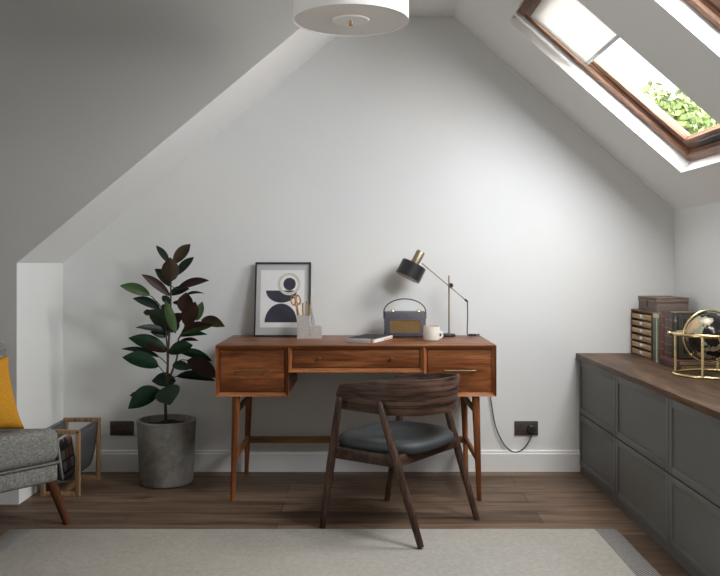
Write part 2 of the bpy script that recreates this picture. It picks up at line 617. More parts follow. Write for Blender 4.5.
# roller blind on the far roof window
t = thing('roller_blind', 'white roller blind pulled halfway down over the roof window', 'blind', mat=win_mats[0])
b = MB()
b.box((-.318, .145, RD + .003), (.318, .515, RD + .0045))
b.build('blind_fabric', 'blind', t)
b = MB()
b.box((-.320, .132, RD - .002), (.320, .150, RD + .008), .003)
b.build('bottom_bar', 'steel', t)
b = MB()
b.box((-.32, .50, RD - .004), (.32, .535, RD + .012), .008)
b.build('cassette', 'frame_w', t)

# skirting boards
SK = [(0, 0), (.018, 0), (.018, .100), (.013, .106), (.013, .114), (.008, .119), (0, .119)]
def skirt(name, a, e, nx, ny, end=0):
    b = MB()
    pts = [(a[0] + nx * q, a[1] + ny * q, z) for q, z in SK]
    b.prism(pts, (e[0] - a[0], e[1] - a[1], 0))
    structure(b.build(name, 'trim', sharp=20))
skirt('baseboard_back', (XL, YB), (1.235, YB), 0, -1)
skirt('baseboard_recess', (XL, YF - .018), (XL, YB - .018), 1, 0)
skirt('baseboard_left', (XLL, YF), (XL, YF), 0, -1)

# ------------------------------------------------------------------ desk
t = thing('writing_desk', 'reddish brown wooden writing desk with three drawers and slim tapered legs', 'desk', (-.02, 4.474, 0))
HX, Y0, Y1, ZT = .69, -.30, .292, .766
b = MB(); b.box((-HX, Y0, ZT - .006), (HX, Y1, ZT), .0015)
b.build('desktop', 'desk_top', t)
def case(x0, x1, z0, z1, name):
    """open fronted case whose front edges slope inwards"""
    b = MB()
    w, d = .0185, .02
    o = [(x0, z0), (x1, z0), (x1, z1), (x0, z1)]
    i = [(x0 + w, z0 + w), (x1 - w, z0 + w), (x1 - w, z1 - w), (x0 + w, z1 - w)]
    for k in range(4):
        k2 = (k + 1) % 4
        b.mi = 1 if k in (0, 2) else 2
        b.poly([(o[k][0], Y0, o[k][1]), (o[k2][0], Y0, o[k2][1]), (i[k2][0], Y0 + d, i[k2][1]), (i[k][0], Y0 + d, i[k][1])])
        b.mi = 0
        b.poly([(i[k][0], Y0 + d, i[k][1]), (i[k2][0], Y0 + d, i[k2][1]), (i[k2][0], Y1 - .01, i[k2][1]), (i[k][0], Y1 - .01, i[k][1])])
        b.poly([(o[k][0], Y0, o[k][1]), (o[k2][0], Y0, o[k2][1]), (o[k2][0], Y1, o[k2][1]), (o[k][0], Y1, o[k][1])])
    b.poly([(x0, Y1, z0), (x1, Y1, z0), (x1, Y1, z1), (x0, Y1, z1)])
    b.build(name, ['desk_y', 'desk_edge', 'desk_z'], t, sharp=10, merge=True)
    return x0 + w, x1 - w, z0 + w, z1 - w
ZU = ZT - .006
P1 = case(-HX, -.333, .514, ZU, 'pedestal_case')
P2 = case(.333, HX, .514, ZU, 'pedestal_case')
P3 = case(-.333, .333, .633, ZU, 'middle_case')
g = .0025
for (x0, x1, z0, z1), kind in ((P1, 'bar'), (P2, 'bar'), (P3, 'knob')):
    b = MB(); b.box((x0 + g, Y0 + .0175, z0 + g), (x1 - g, Y0 + .035, z1 - g), .0012)
    dr = b.build('drawer', 'desk_x', t)
    yf = Y0 + .0175
    if kind == 'bar':
        xc, zc = (x0 + x1) / 2, (z0 + z1) / 2 + .004
        b = MB()
        b.tube([(xc - .078, yf - .02, zc), (xc + .078, yf - .02, zc)], .0042, 10)
        for s in (-1, 1):
            b.tube([(xc + s * .07, yf + .001, zc), (xc + s * .07, yf - .02, zc)], .0035, 8)
        b.build('handle', 'brass_dk', dr)
    else:
        for xc in (-.178, .176):
            zc = .703
            b = MB()
            b.lathe([(0, .022), (.007, .021), (.008, .016), (.004, .01), (.004, -.001)], 14,
                    Matrix.Translation((xc, yf, zc)) @ Matrix.Rotation(pi / 2, 4, 'X'))
            b.build('knob', 'brass_dk', dr)
for sx in (-1, 1):
    for yl, yb_ in ((-.272, -.284), (.222, .225)):
        b = MB()
        b.tube([(sx * .592, yl, .512), (sx * .593, yl + (yb_ - yl) * .1, .46), (sx * .608, yb_, 0)], [.0195, .0195, .0115], 16)
        b.build('leg', 'desk_z', t)
    b = MB(); b.bar((sx * .600, -.268, .204), (sx * .600, .218, .204), .018, .032, .004)
    b.build('side_stretcher', 'desk_y', t)
    b = MB(); b.bar((sx * .596, -.262, .432), (sx * .594, .210, .432), .016, .030, .004)
    b.build('upper_brace', 'desk_rail', t)
b = MB(); b.bar((-.590, .224, .195), (.590, .224, .195), .018, .036, .003)
b.build('long_stretcher', 'desk_rail', t)

# ------------------------------------------------------------------ dining chair at the desk
t = thing('desk_chair', 'dark wooden chair with curved wraparound back and charcoal padded seat', 'chair', (.186, 3.82, 0.0), (0, 0, radians(54.2)))
LEGS = [((-.262, .246, 0), (-.262, .150, .585)), ((.262, .256, 0), (.262, .150, .585)),
        ((-.268, -.269, .0150), (-.258, -.055, .588)), ((.246, -.25, 0), (.258, -.055, .588))]
for a, e in LEGS:
    a, e = Vector(a), Vector(e)
    b = MB()
    fr = [0, .04, .5, .8, .97, .99, 1.0]
    rr = [.0135, .014, .0185, .0165, .0145, .012, .006]
    b.tube([a.lerp(e, q) for q in fr], rr, 14, flat=1.0)
    b.build('leg', 'chair_z', t)
# wraparound back
def back_path(u):
    """u -1..1 from the left arm end round the rear to the right arm end: point and outward normal"""
    L1 = .238
    L2 = pi / 2 * .218
    s = u * (L1 + L2)
    if abs(s) <= L2:
        a = s / L2 * pi / 2
        return Vector((.240 * sin(a), -.045 - .196 * cos(a))), Vector((sin(a), -cos(a)))
    q = abs(s) - L2
    sg = 1 if s > 0 else -1
    return Vector((sg * (.240 - .02 * (q / L1) ** 2), -.045 + q)), Vector((sg, 0))
def back_fn(u, v):
    uu = 2 * u - 1
    p, nrm = back_path(uu)
    L = .238 + pi / 2 * .218
    e = (1 - abs(uu)) * L
    rc = .045
    k = 0 if e >= rc else rc - sqrt(max(0, rc * rc - (rc - e) ** 2))
    rear = cos(min(1, abs(uu) / .62) * pi / 2) ** 1.2 if abs(uu) < .62 else 0
    ee = min(1, (1 - abs(uu)) / (.5 if uu < 0 else 1.05))
    zt = .640 + .036 * ee * ee * (3 - 2 * ee) - k * 1.0
    zb = .529 - .006 * rear + k * .35
    # v goes round the section: outer up, top, inner down, bottom
    th = .0075
    sec = [(1, 0), (1, .06), (1, .5), (1, .94), (.6, 1), (-.6, 1), (-1, .94), (-1, .5), (-1, .06), (-.6, 0), (.6, 0), (1, 0)]
    o_, h = sec[int(round(v * 11))]
    z = zb + (zt - zb) * h
    lean = .012 * rear * (h - .5) + .006 * (h - .5)
    q = p + nrm * (o_ * th + lean)
    return (q.x, q.y, z)
b = MB(); b.surf(back_fn, 96, 11)
for uu in (0, 1):
    b.poly([back_fn(uu, j / 11) for j in range(11)])
def bandmat():
    # grain that runs round the curve: follows height only
    m, nt, bs = new_mat('chair_wood_band')
    f1 = noise(nt, coords(nt, (2.2, 2.2, 34)), 1.6, 4, .6, .9)
    f2 = noise(nt, coords(nt, (5, 5, 160)), 1.5, 3, .6, .2)
    c = mul(nt, ramp(nt, f1, [(.37, (.026, .014, .010)), (.49, (.072, .040, .028)), (.62, (.122, .073, .054))]),
            ramp(nt, f2, [(.3, (.72, .7, .7)), (.7, (1.12, 1.12, 1.12))]))
    nt.links.new(c, bs.inputs['Base Color'])
    bs.inputs['Roughness'].default_value = .45
    bs.inputs['Specular IOR Level'].default_value = .22
    return m
M['band'] = bandmat()
b.build('backrest', 'band', t, merge=True)
# seat frame rails
for sx in (-1, 1):
    b = MB(); b.bar((sx * .252, .185, .342), (sx * .249, -.125, .342), .022, .050, .004)
    b.build('seat_rail', 'chair_x', t)
b = MB(); b.bar((-.25, .185, .342), (.25, .185, .342), .022, .050, .004)
b.build('seat_rail', 'chair_x', t)
b = MB(); b.bar((-.246, -.137, .342), (.246, -.137, .342), .022, .050, .004)
b.build('seat_rail', 'chair_x', t)
# padded seat
def seat_fn(u, v):
    a = 2 * pi * u
    n = 3.3
    c_, s_ = cos(a), sin(a)
    rx = .247 * (abs(c_) ** (2 / n)) * (1 if c_ >= 0 else -1)
    ry = .226 * (abs(s_) ** (2 / n)) * (1 if s_ >= 0 else -1)
    rx *= 1 - .08 * max(0, -ry / .226)
    sec = [(0, 0), (.9, 0), (.975, .006), (1.0, .02), (.985, .036), (.93, .047), (.8, .050), (.55, .044), (.25, .039), (0, .038)]
    k, z = sec[int(round(v * 9))]
    ex = .008 * (abs(rx) / .247) ** 2 * k if z > .03 else 0
    return (rx * k, ry * k + .022, .359 + z + ex)
b = MB(); b.surf(seat_fn, 64, 9, True)
b.build('seat', 'seat', t, sharp=60, merge=True)

# ------------------------------------------------------------------ framed print
TIL = atan2(.085, .408)
t = thing('framed_print', 'black framed print of navy circle, bowl and dome shapes leaning on the wall', 'picture', (-.4285, 4.662, ZT + .001), (-TIL, 0, 0))
HWd, HH, FW = .1555, .417, .0085
b = MB()
for lo, hi in (((-HWd, 0, 0), (HWd, .018, FW)), ((-HWd, 0, HH - FW), (HWd, .018, HH)), ((-HWd, 0, FW), (-HWd + FW, .018, HH - FW)), ((HWd - FW, 0, FW), (HWd, .018, HH - FW))):
    b.box(lo, hi, .001)
b.build('picture_frame', 'black', t)
b = MB(); b.box((-HWd + FW, .010, FW), (HWd - FW, .014, HH - FW))
b.build('mount', 'mat', t)
b = MB()
zx = lambda x: (x - 221) * .311 / 289
zz = lambda y: (490 - y) * HH / 377
b.box((zx(106), .0085, zz(444)), (zx(332), .0105, zz(152)))
def flat(pts, y):
    b.poly([(p[0], y, p[1]) for p in pts])
def arc(cx, cy, rx, ry, a0, a1, n=40):
    return [(zx(cx + rx * cos(radians(a0 + (a1 - a0) * i / n))), zz(cy - ry * sin(radians(a0 + (a1 - a0) * i / n)))) for i in range(n + 1)]
b.mi = 1
flat(arc(214, 257, 80, 62, 180, 360), .0080)
flat(arc(213, 418, 83, 95, 0, 180), .0080)
b.mi = 2
oc, ic = arc(252, 224, 58, 57, 0, 360, 48), arc(252, 224, 46, 45, 0, 360, 48)
for i in range(48):
    b.poly([(oc[i][0], .0076, oc[i][1]), (oc[i + 1][0], .0076, oc[i + 1][1]), (ic[i + 1][0], .0076, ic[i + 1][1]), (ic[i][0], .0076, ic[i][1])])
b.mi = 0
flat(arc(252, 224, 46, 45, 0, 360, 48)[:-1], .0078)
b.mi = 1
flat(arc(255, 224, 32, 32, 0, 360, 48)[:-1], .0074)
flat(arc(252, 224, 45, 43, 230, 310, 20), .0074)
b.build('print', ['white', 'navy', 'cream'], t, recalc=False)
b = MB(); b.poly([(-HWd + FW, .004, FW), (HWd - FW, .004, FW), (HWd - FW, .004, HH - FW), (-HWd + FW, .004, HH - FW)])
b.build('glazing', 'glass', t)

# ------------------------------------------------------------------ pen holder and what it holds
hx0, hx1, hxm = -.337, -.207, -.266
hy0, hy1 = 4.545, 4.625
t = thing('desk_organiser', 'pale concrete stepped pen holder on the desk', 'pen holder', ((hx0 + hx1) / 2, (hy0 + hy1) / 2, ZT))
cx, cy = (hx0 + hx1) / 2, (hy0 + hy1) / 2
b = MB()
def cup(x0, x1, z1):
    w = .007
    y0, y1 = hy0 - cy, hy1 - cy
    x0 -= cx; x1 -= cx
    b.box((x0, y0, 0), (x1, y1, .012))
    b.box((x0, y0, .012), (x0 + w, y1, z1), .001)
    b.box((x1 - w, y0, .012), (x1, y1, z1), .001)
    b.box((x0 + w, y0, .012), (x1 - w, y0 + w, z1))
    b.box((x0 + w, y1 - w, .012), (x1 - w, y1, z1))
cup(hx0, hxm, .120)
cup(hxm, hx1, .064)
b.build('holder_body', 'concrete_l', t)
# scissors
sp = Vector((-.316, 4.58, ZT + .014))
t = thing('scissors', 'copper handled scissors standing in the pen holder', 'scissors', sp, (0, radians(-9), 0))
for s in (-1, 1):
    b = MB()
    pts = []
    for k in range(20):
        a = 2 * pi * k / 20
        pts.append((s * .013 + .0115 * cos(a), s * .004, .193 + .024 * sin(a)))
    b.tube(pts, .0044, 8, closed=True)
    b.tube([(s * .006, s * .003, .172), (-s * .002, s * .002, .145), (-s * .004, s * .001, .112)], [.0042, .0042, .004], 8)
    b.build('handle', 'copper', t)
    b = MB(); b.bar((-s * .004, s * .0012, .115), (-s * .001, s * .0012, .005), .010, .0016, .0005, up=(0, 1, 0))
    b.build('blade', 'steel', t)
# pencils
pl = ['leftmost natural wood pencil in the pen holder, beside the scissors', 'middle natural wood pencil of three in the pen holder', 'rightmost natural wood pencil in the pen holder, nearest the low step']
for k in range(3):
    x = -.302 + k * .0115
    t = thing('pencil', pl[k], 'pencil', (x, 4.575 + .012 * (k % 2), ZT + .0125), (radians((-2, 2, -1)[k]), radians((-2, 1, 4)[k]), 0), 'pencils in the pen holder')
    h = (.178, .186, .180)[k]
    b = MB(); b.tube([(0, 0, 0), (0, 0, h - .010)], .0056, 6)
    b.build('shaft', 'pencil', t, sharp=20)
    b = MB(); b.tube([(0, 0, h - .010), (0, 0, h)], [.0056, .003], 6)
    b.build('point', 'oak_z', t)
# drawing compass
t = thing('drawing_compass', 'thin silver drawing compass leaning in the low step of the pen holder', 'compass', (-.243, 4.578, ZT + .0125), (0, radians(-8), 0))
for s in (-1, 1):
    b = MB(); b.tube([(s * .010, s * .001, 0), (s * .001, s * .001, .138)], [.0022, .0036], 8)
    b.build('leg', 'steel', t)
b = MB(); b.tube([(0, 0, .132), (0, 0, .152), (0, 0, .166)], [.0055, .005, .003], 10)
b.build('grip', 'steel', t)

# ------------------------------------------------------------------ notebook lying on the desk
A0 = Vector((.073, 4.268, ZT + .0003))
t = thing('notebook', 'charcoal covered notebook with white page edges lying on the desk', 'book', A0, (0, 0, radians(69)))
# local +x along the long white edge, local +y towards the left
LX, LYB, TH = .285, .152, .022
b = MB(); b.box((0, 0, 0), (LX, LYB, .002), .0008)
b.box((0, 0, TH - .002), (LX, LYB, TH), .0008)
b.build('cover', 'darkcover', t)
b = MB(); b.box((.002, .001, .002), (LX - .002, LYB - .004, TH - .002))
b.build('pages', 'pages_w', t)
b = MB(); b.box((-.002, .004, 0), (.003, LYB, TH), .001)
b.build('spine', 'greybook', t)
b = MB(); b.box((-.0032, .010, .0), (-.0015, .018, TH + .0008))
b.build('ribbon', 'orange', t)
b = MB(); b.box((LX * .5, -.0008, .006), (LX - .006, .0015, .010))
b.build('page_stripe', 'orange', t)

# ------------------------------------------------------------------ radio
rx0, rx1, ry0, ry1 = .1335, .3575, 4.612, 4.697
t = thing('portable_radio', 'slate blue vintage portable radio with gold grille and arched handle', 'radio', ((rx0 + rx1) / 2, (ry0 + ry1) / 2, ZT))
hw, hd, hh = .112, .0425, .140
b = MB(); b.box((-hw, -hd, .004), (hw, hd, hh), .006, 3)
for s in (-1, 1):
    for q in (-1, 1):
        b.box((s * .095 - .01, q * .03 - .006, 0), (s * .095 + .01, q * .03 + .006, .006))
b.build('radio_body', 'radio', t)
gx0, gx1, gz0, gz1 = -.082, .083, .026, .094
b = MB()
b.box((gx0, -hd - .0012, gz0), (gx1, -hd + .002, gz1))
b.build('speaker_grille', 'grille', t)
b = MB()
for lo, hi in (((gx0 - .005, gz0 - .005), (gx1 + .005, gz0)), ((gx0 - .005, gz1), (gx1 + .005, gz1 + .005)), ((gx0 - .005, gz0), (gx0, gz1)), ((gx1, gz0), (gx1 + .005, gz1))):
    b.box((lo[0], -hd - .003, lo[1]), (hi[0], -hd + .002, hi[1]), .0012)
b.build('grille_surround', 'radio', t)
for x in (-.067, .075):
    b = MB(); b.lathe([(.0, .010), (.009, .010), (.0115, .008), (.0115, .002), (.013, 0), (.013, -.004)], 20, Matrix.Translation((x, -.008, hh)))
    b.build('dial_knob', 'gold', t)
pts = [(-hw - .004, 0, hh - .035)]
for k in range(25):
    a = pi - pi * k / 24
    pts.append(((hw + .003) * cos(a), 0, hh - .004 + .072 * sin(a)))
pts.append((hw + .004, 0, hh - .035))
b = MB(); b.tube(pts, .0032, 8, flat=1.6)
b.build('carry_handle', 'black', t)
for s in (-1, 1):
    b = MB(); b.box((s * (hw + .003) - .004, -.009, hh - .04), (s * (hw + .003) + .004, .009, hh - .018), .002)
    b.build('handle_fixing', 'copper', t)
# script lettering on the radio
fc = bpy.data.curves.new('lettering', 'FONT')
fc.body = 'Roberts'
fc.size = .017
fc.shear = .35
fc.extrude = .0004
fc.align_x = 'CENTER'
fo = bpy.data.objects.new('lettering_curve', fc)
C.objects.link(fo)
dg = bpy.context.evaluated_depsgraph_get()
me = bpy.data.meshes.new_from_object(fo.evaluated_get(dg))
me.name = 'lettering'
bpy.data.objects.remove(fo)
me.materials.clear(); me.materials.append(M['copper'])
lt = bpy.data.objects.new('lettering', me)
C.objects.link(lt); lt.parent = t
lt.location = (-.002, -hd - .0006, .110)
lt.rotation_euler = (pi / 2, radians(-5), 0)

# ------------------------------------------------------------------ mug
t = thing('mug', 'cream stoneware mug with a brown rim in front of the radio', 'mug', (.372, 4.437, ZT + .0003))
b = MB()
b.lathe([(0, .001), (.036, 0), (.041, .003), (.043, .010), (.043, .071), (.0425, .0735), (.040, .0735), (.0395, .071), (.0395, .012), (0, .010)], 40)
b.build('mug_body', 'mug', t)
b = MB()
b.lathe([(.0428, .0725), (.0425, .0745), (.0412, .075), (.0398, .0745), (.0395, .0725)], 40)
b.build('rim', 'mug_rim', t)
b = MB()
b.lathe([(0, .060), (.0393, .060)], 30)
b.build('drink', 'coffee', t)
b = MB()
b.tube(smooth_path([(.040, .012, .040), (.051, .016, .040), (.059, .02, .032), (.058, .019, .021), (.051, .016, .013), (.040, .012, .012)], 5), .0045, 8, flat=1.3)
b.build('handle', 'mug', t)

# ------------------------------------------------------------------ desk lamp
LY = 4.705
lp = Vector((.4925, LY, ZT + .0006))
t = thing('desk_lamp', 'black and brass adjustable desk lamp with drum shade and angled arm', 'lamp', lp)
def L(px, py, y=LY):
    return W(px, py, y) - lp
b = MB(); b.lathe([(0, .0), (.046, 0), (.048, .003), (.048, .008), (.045, .012), (.008, .014), (0, .014)], 36, Matrix.Translation((-.012, 0, 0)))
b.build('base', 'black', t)
b = MB(); b.tube([(0, 0, .012), (0, 0, .332), (0, 0, .336)], [.0048, .0048, .003], 12)
b.build('pole', 'lamp_br', t)
J = L(450.7, 285.3)
yo = -.018
b = MB(); b.lathe([(0, -.016), (.008, -.015), (.0128, -.008), (.0135, 0), (.0128, .008), (.008, .015), (0, .016)], 20, Matrix.Translation((J.x, yo * .5, J.z)) @ Matrix.Rotation(pi / 2, 4, 'X'))
b.build('clamp_knob', 'black', t)
a0, a1 = L(421.5, 263), L(466, 300.5)
a0.y = a1.y = yo
b = MB(); b.tube([a0, a1], .0034, 10)
b.build('arm', 'lamp_br', t)
ae = (a1 - a0).normalized()
b = MB(); b.tube([a1 - ae * .012, a1 + ae * .006, a1 + ae * .010], [.006, .006, .003], 12)
b.build('arm_tip', 'black', t)
# head
ax = Vector((-36, 0, -69)).normalized()
ax = (ax + Vector((0, -.10, 0))).normalized()
top, bot = L(414.3, 264.5, LY - .045), L(407.3, 278)
top.y = -.045
rot = ax.to_track_quat('Z', 'Y').to_matrix().to_4x4()
HM = Matrix.Translation(top) @ rot
b = MB()
b.lathe([(.0, -.003), (.066, -.003), (.0705, 0), (.0705, .080), (.0685, .080), (.0685, .003), (0, .003)], 44, HM)
sh = b.build('lamp_shade', 'black_lamp', t)
b = MB(); b.lathe([(.0680, .0795), (.0680, .004), (.02, .004)], 44, HM)
b.build('shade_lining', 'lampin', sh)
b = MB(); b.lathe([(0, .045), (.018, .04), (.026, .025), (.02, .008), (0, .004)], 20, HM)
b.build('bulb', 'lampin', t)
b = MB(); b.lathe([(.024, -.003), (.024, -.078), (.022, -.081), (0, -.081)], 30, HM)
b.build('lamp_cap', 'lamp_br', t)
# cord: drops to the desk, runs over its back edge and down to the plug
tip = a1 + ae * .008
yd = 4.700 - LY
c1 = [tip, L(467.2, 306), L(467.3, 318), L(467.0, 329)]
c1[1].y = c1[2].y = -.012
c1[3] = Vector((c1[2].x - .001, -.005, .016))
c1 += [Vector((c1[3].x + .010, .0, .005)), Vector((c1[3].x + .018, .008, .0045))]
xs = c1[-1].x
sw1 = Vector((xs + .026, .02, .0045))
down = [Vector((xs + .046, .035, .0045)), Vector((xs + .058, .071 , .002)), Vector((xs + .064, .0712, -.03))]
yw = 4.768
def wl(px, py):
    return W(px, py, yw) - lp
down += [wl(486.5, 365), wl(490.4, 396), wl(495, 424), wl(502, 441), wl(509, 449.5), wl(516, 452), wl(523, 449), wl(529, 441), wl(532.3, 433)]
b = MB(); b.tube(smooth_path(c1 + [sw1] + down, 7), .0030, 8)
b.build('cord', 'black', t)
b = MB(); b.box((xs - .006, .003, .0), (xs + .036, .024, .011), .004)
b.build('cord_switch', 'black', t)
pc = W(531.2, 429, 4.76) - lp
b = MB(); b.lathe([(0, .024), (.016, .024), (.021, .020), (.023, 0)], 24, Matrix.Translation((pc.x, 4.766 - LY, pc.z)) @ Matrix.Rotation(pi / 2, 4, 'X'))
b.build('plug', 'black', t)

# ------------------------------------------------------------------ wall sockets
def socket(px0, px1, py0, py1, label):
    a, e = W(px0, py1, YB), W(px1, py0, YB)
    t = thing('wall_socket', label, 'socket', ((a.x + e.x) / 2, YB, (a.z + e.z) / 2), (0, 0, 0), 'bronze double wall sockets')
    w, h = (e.x - a.x) / 2, (e.z - a.z) / 2
    b = MB(); b.box((-w, -.008, -h), (w, -.0002, h), .002)
    b.build('plate', 'bronze', t)
    for s in (-1, 1):
        x = s * w * .52
        b = MB()
        b.box((x - .004, -.0086, h * .15), (x + .004, -.0075, h * .15 + .012))
        b.box((x - .016, -.0086, -h * .45), (x - .007, -.0075, -h * .45 + .007))
        b.box((x + .007, -.0086, -h * .45), (x + .016, -.0075, -h * .45 + .007))
        b.build('pin_holes', 'black', t)
socket(110.3, 134, 421, 435.2, 'dark bronze double wall socket beside the concrete plant pot')
socket(514.4, 537.8, 421, 435, 'dark bronze double wall socket holding a black plug, right of the desk')

# ------------------------------------------------------------------ potted rubber plant
PY = 4.530
px_ = (166.5 - 360) / F * PY
t = thing('potted_rubber_plant', 'tall rubber plant with dark green and burgundy leaves in a round concrete pot', 'plant', (px_, PY, 0))
po = Vector((px_, PY, 0))
b = MB()
b.lathe([(0, .004), (.128, .002), (.136, .006), (.140, .016), (.1550, .327), (.1560, .335), (.1540, .339), (.1450, .339), (.1425, .335), (.140, .29), (.0, .29)], 56)
b.build('pot', 'concrete', t)
b = MB()
def soil_fn(u, v):
    a = 2 * pi * u
    r = .139 * v
    return (r * cos(a), r * sin(a), .304 + .006 * sin(7 * a + 9 * v) + .004 * sin(23 * v + 3 * a))
b.surf(soil_fn, 40, 10, True)
b.build('soil', 'soil', t, merge=True)
def ZA(x, y):
    return 110 + x / 5.76, 235 + y / 5.76
def ZB(x, y):
    return 110 + x / 5.76, 320 + y / 5.76
def PP(q, dy):
    return W(q[0], q[1], PY + dy) - po
b = MB()
main = [PP(ZB(322, 575), 0), PP(ZB(320, 480), 0), PP(ZB(325, 380), .005), PP(ZB(332, 270), 0), PP(ZB(335, 180), -.01), PP(ZB(340, 105), 0), PP(ZA(345, 520), .0), PP(ZA(350, 400), .0), PP(ZA(350, 270), 0), PP(ZA(352, 200), 0)]
main[0].z -= .03
mp = smooth_path(main, 5)
b.tube(mp, [.0085 - .005 * i / len(mp) for i in range(len(mp))], 8)
br = smooth_path([PP(ZB(326, 380), .01), PP(ZB(360, 290), .0), PP(ZB(385, 220), -.01), PP(ZB(388, 170), -.015), PP(ZB(395, 110), -.02), PP(ZA(430, 530), -.02), PP(ZA(440, 430), -.02)], 5)
b.tube(br, [.006 - .0028 * i / len(br) for i in range(len(br))], 8)
b2 = smooth_path([PP(ZB(332, 250), -.01), PP(ZB(325, 100), -.03), PP(ZA(300, 430), -.035), PP(ZA(250, 365), -.04)], 5)
b.tube(b2, [.005 - .0022 * i / len(b2) for i in range(len(b2))], 8)
for q in ([ZB(325, 325), ZB(300, 290), ZB(280, 264)], [ZB(330, 255), ZB(305, 230), ZB(285, 214)], [ZB(383, 246), ZB(410, 230), ZB(446, 232)], [ZB(340, 335), ZB(365, 330), ZB(388, 325)],
          [ZA(350, 290), ZA(370, 305), ZA(392, 310)], [ZA(255, 370), ZA(245, 358), ZA(230, 350)], [ZB(345, 100), ZB(330, 75), ZB(320, 60)], [ZB(322, 400), ZB(300, 400), ZB(284, 405)]):
    b.tube(smooth_path([PP(z, -.01) for z in q], 4), .0027, 6)
b.build('stem', 'stem', t)
LV = [ # zoom, base, tip, width px, material, roll deg, base depth, tip depth
 ('A', (340, 165), (265, 60), 36, 3, 35, .02, .05), ('A', (365, 165), (463, 52), 66, 1, -10, .03, .06),
 ('A', (350, 270), (346, 128), 100, 4, 8, -.02, -.03), ('A', (378, 235), (484, 127), 50, 3, 20, .02, .03),
 ('A', (354, 296), (257, 195), 66, 3, -15, .01, .04), ('A', (345, 352), (180, 227), 48, 2, 25, -.01, -.08),
 ('A', (385, 312), (572, 262), 44, 2, -30, -.01, -.06), ('A', (232, 348), (56, 292), 60, 5, 15, -.04, -.09),
 ('A', (338, 345), (458, 310), 50, 3, 10, 0, .03), ('A', (440, 345), (546, 338), 22, 3, 45, -.02, -.09),
 ('A', (290, 425), (130, 365), 50, 3, 20, -.03, -.05), ('A', (430, 450), (440, 330), 92, 2, -12, -.01, .0),
 ('A', (435, 525), (492, 385), 96, 2, 10, -.04, -.06), ('A', (500, 495), (532, 383), 50, 5, -20, .0, .04),
 ('A', (378, 568), (318, 374), 52, 5, 12, -.06, -.10), ('A', (352, 545), (222, 432), 108, 6, -10, -.03, -.07),
 ('A', (240, 455), (192, 445), 34, 2, 20, 0, .03), ('A', (525, 490), (662, 528), 60, 4, -20, 0, -.03),
 ('A', (408, 570), (596, 522), 66, 7, 18, -.05, -.10), ('A', (345, 565), (146, 533), 32, 3, 40, -.02, -.10),
 ('B', (332, 182), (105, 103), 76, 8, 10, -.02, -.07), ('B', (335, 192), (478, 145), 66, 0, -12, -.03, -.07),
 ('B', (400, 96), (562, 84), 34, 0, 20, .01, .03), ('B', (400, 122), (512, 120), 26, 2, 35, 0, .05),
 ('B', (287, 216), (62, 168), 26, 3, 40, 0, .03), ('B', (282, 268), (70, 215), 82, 0, 8, -.02, -.06),
 ('B', (400, 184), (590, 238), 54, 0, 12, .0, .04), ('B', (444, 232), (625, 335), 84, 2, -14, .01, -.03),
 ('B', (382, 325), (610, 352), 54, 3, 10, .01, .0), ('B', (358, 262), (472, 280), 50, 0, -10, -.03, -.08),
 ('B', (380, 352), (240, 352), 72, 3, 15, .01, .0), ('B', (332, 378), (347, 490), 135, 0, 10, -.03, -.11),
 ('B', (286, 400), (104, 512), 104, 0, -8, -.01, -.07), ('B', (325, 98), (232, 68), 38, 3, 25, -.02, -.05),
 ('A', (352, 470), (300, 400), 60, 3, 15, .02, .04), ('A', (350, 520), (415, 450), 60, 2, -20, .03, .05), ('B', (338, 90), (285, 20), 70, 6, 10, .0, .0), ('B', (345, 70), (400, 10), 60, 3, 20, .02, .04),
 ('B', (180, 425), (112, 438), 22, 3, 30, -.0, .03), ('A', (345, 400), (300, 350), 40, 3, 20, .03, .07),
 ('A', (360, 390), (470, 420), 40, 2, 30, .04, .06),
]
b = MB()
for zc, ba, ti, w, mt, roll, d0, d1 in LV:
    Z = ZA if zc == 'A' else ZB
    p0, p1 = PP(Z(*ba), d0), PP(Z(*ti), d1)
    axs = (p1 - p0)
    Ln = axs.length
    axn = axs.normalized()
    view = Vector((-.14, .97, 0.16)).normalized()
    side = axn.cross(view).normalized()
    side = Quaternion(axn, radians(roll)) @ side
    nrm = side.cross(axn).normalized()
    if nrm.z < 0:
        nrm = -nrm
    wid = w / 5.76 / F * PY / max(.35, cos(radians(roll)))
    horiz = abs(axn.x)
    sag = .075 * Ln * horiz
    n, m = 12, 4
    tt = bmesh.new()
    rows = []
    for i in range(n + 1):
        q = i / n
        p = p0 + axs * q + Vector((0, 0, 1)) * (4 * q * (1 - q) * sag)
        prof = (sin(pi * q ** .88)) ** .72 if 0 < q < 1 else 0
        prof = prof * (1 - .25 * max(0, q - .75) / .25)
        hw_ = (1.0 if zc == 'A' else 1.1) * wid / 2 * max(prof, .02)
        rows.append([tt.verts.new(p + side * (hw_ * j / m) + nrm * (abs(j / m) ** 1.4 * hw_ * .22)) for j in range(-m, m + 1)])
    for i in range(n):
        for j in range(2 * m):
            f = tt.faces.new((rows[i][j], rows[i][j + 1], rows[i + 1][j + 1], rows[i + 1][j]))
    mm = {0: 0, 1: 4, 2: 2, 3: 3, 4: 4, 5: 1, 6: 5, 7: 2, 8: 0}[mt]
    vm = {}
    for v in tt.verts:
        vm[v] = b.bm.verts.new(v.co)
    for k, f in enumerate(tt.faces):
        nf = b.bm.faces.new([vm[v] for v in f.verts])
        nf.smooth = True
        i_, j_ = divmod(k, 2 * m)
        cmat = mm
        up_half = (j_ < m) == (side.z < 0)
        if mt == 7:
            cmat = 2 if up_half else 1
        if mt == 8:
            cmat = 2 if (i_ < n * .5 and not up_half) else 0
        nf.material_index = cmat
    tt.free()
M['leaf_m'] = plain('leaf_olive', (.028, .05, .028), .42, spec=.3, var=.25, vscale=14)
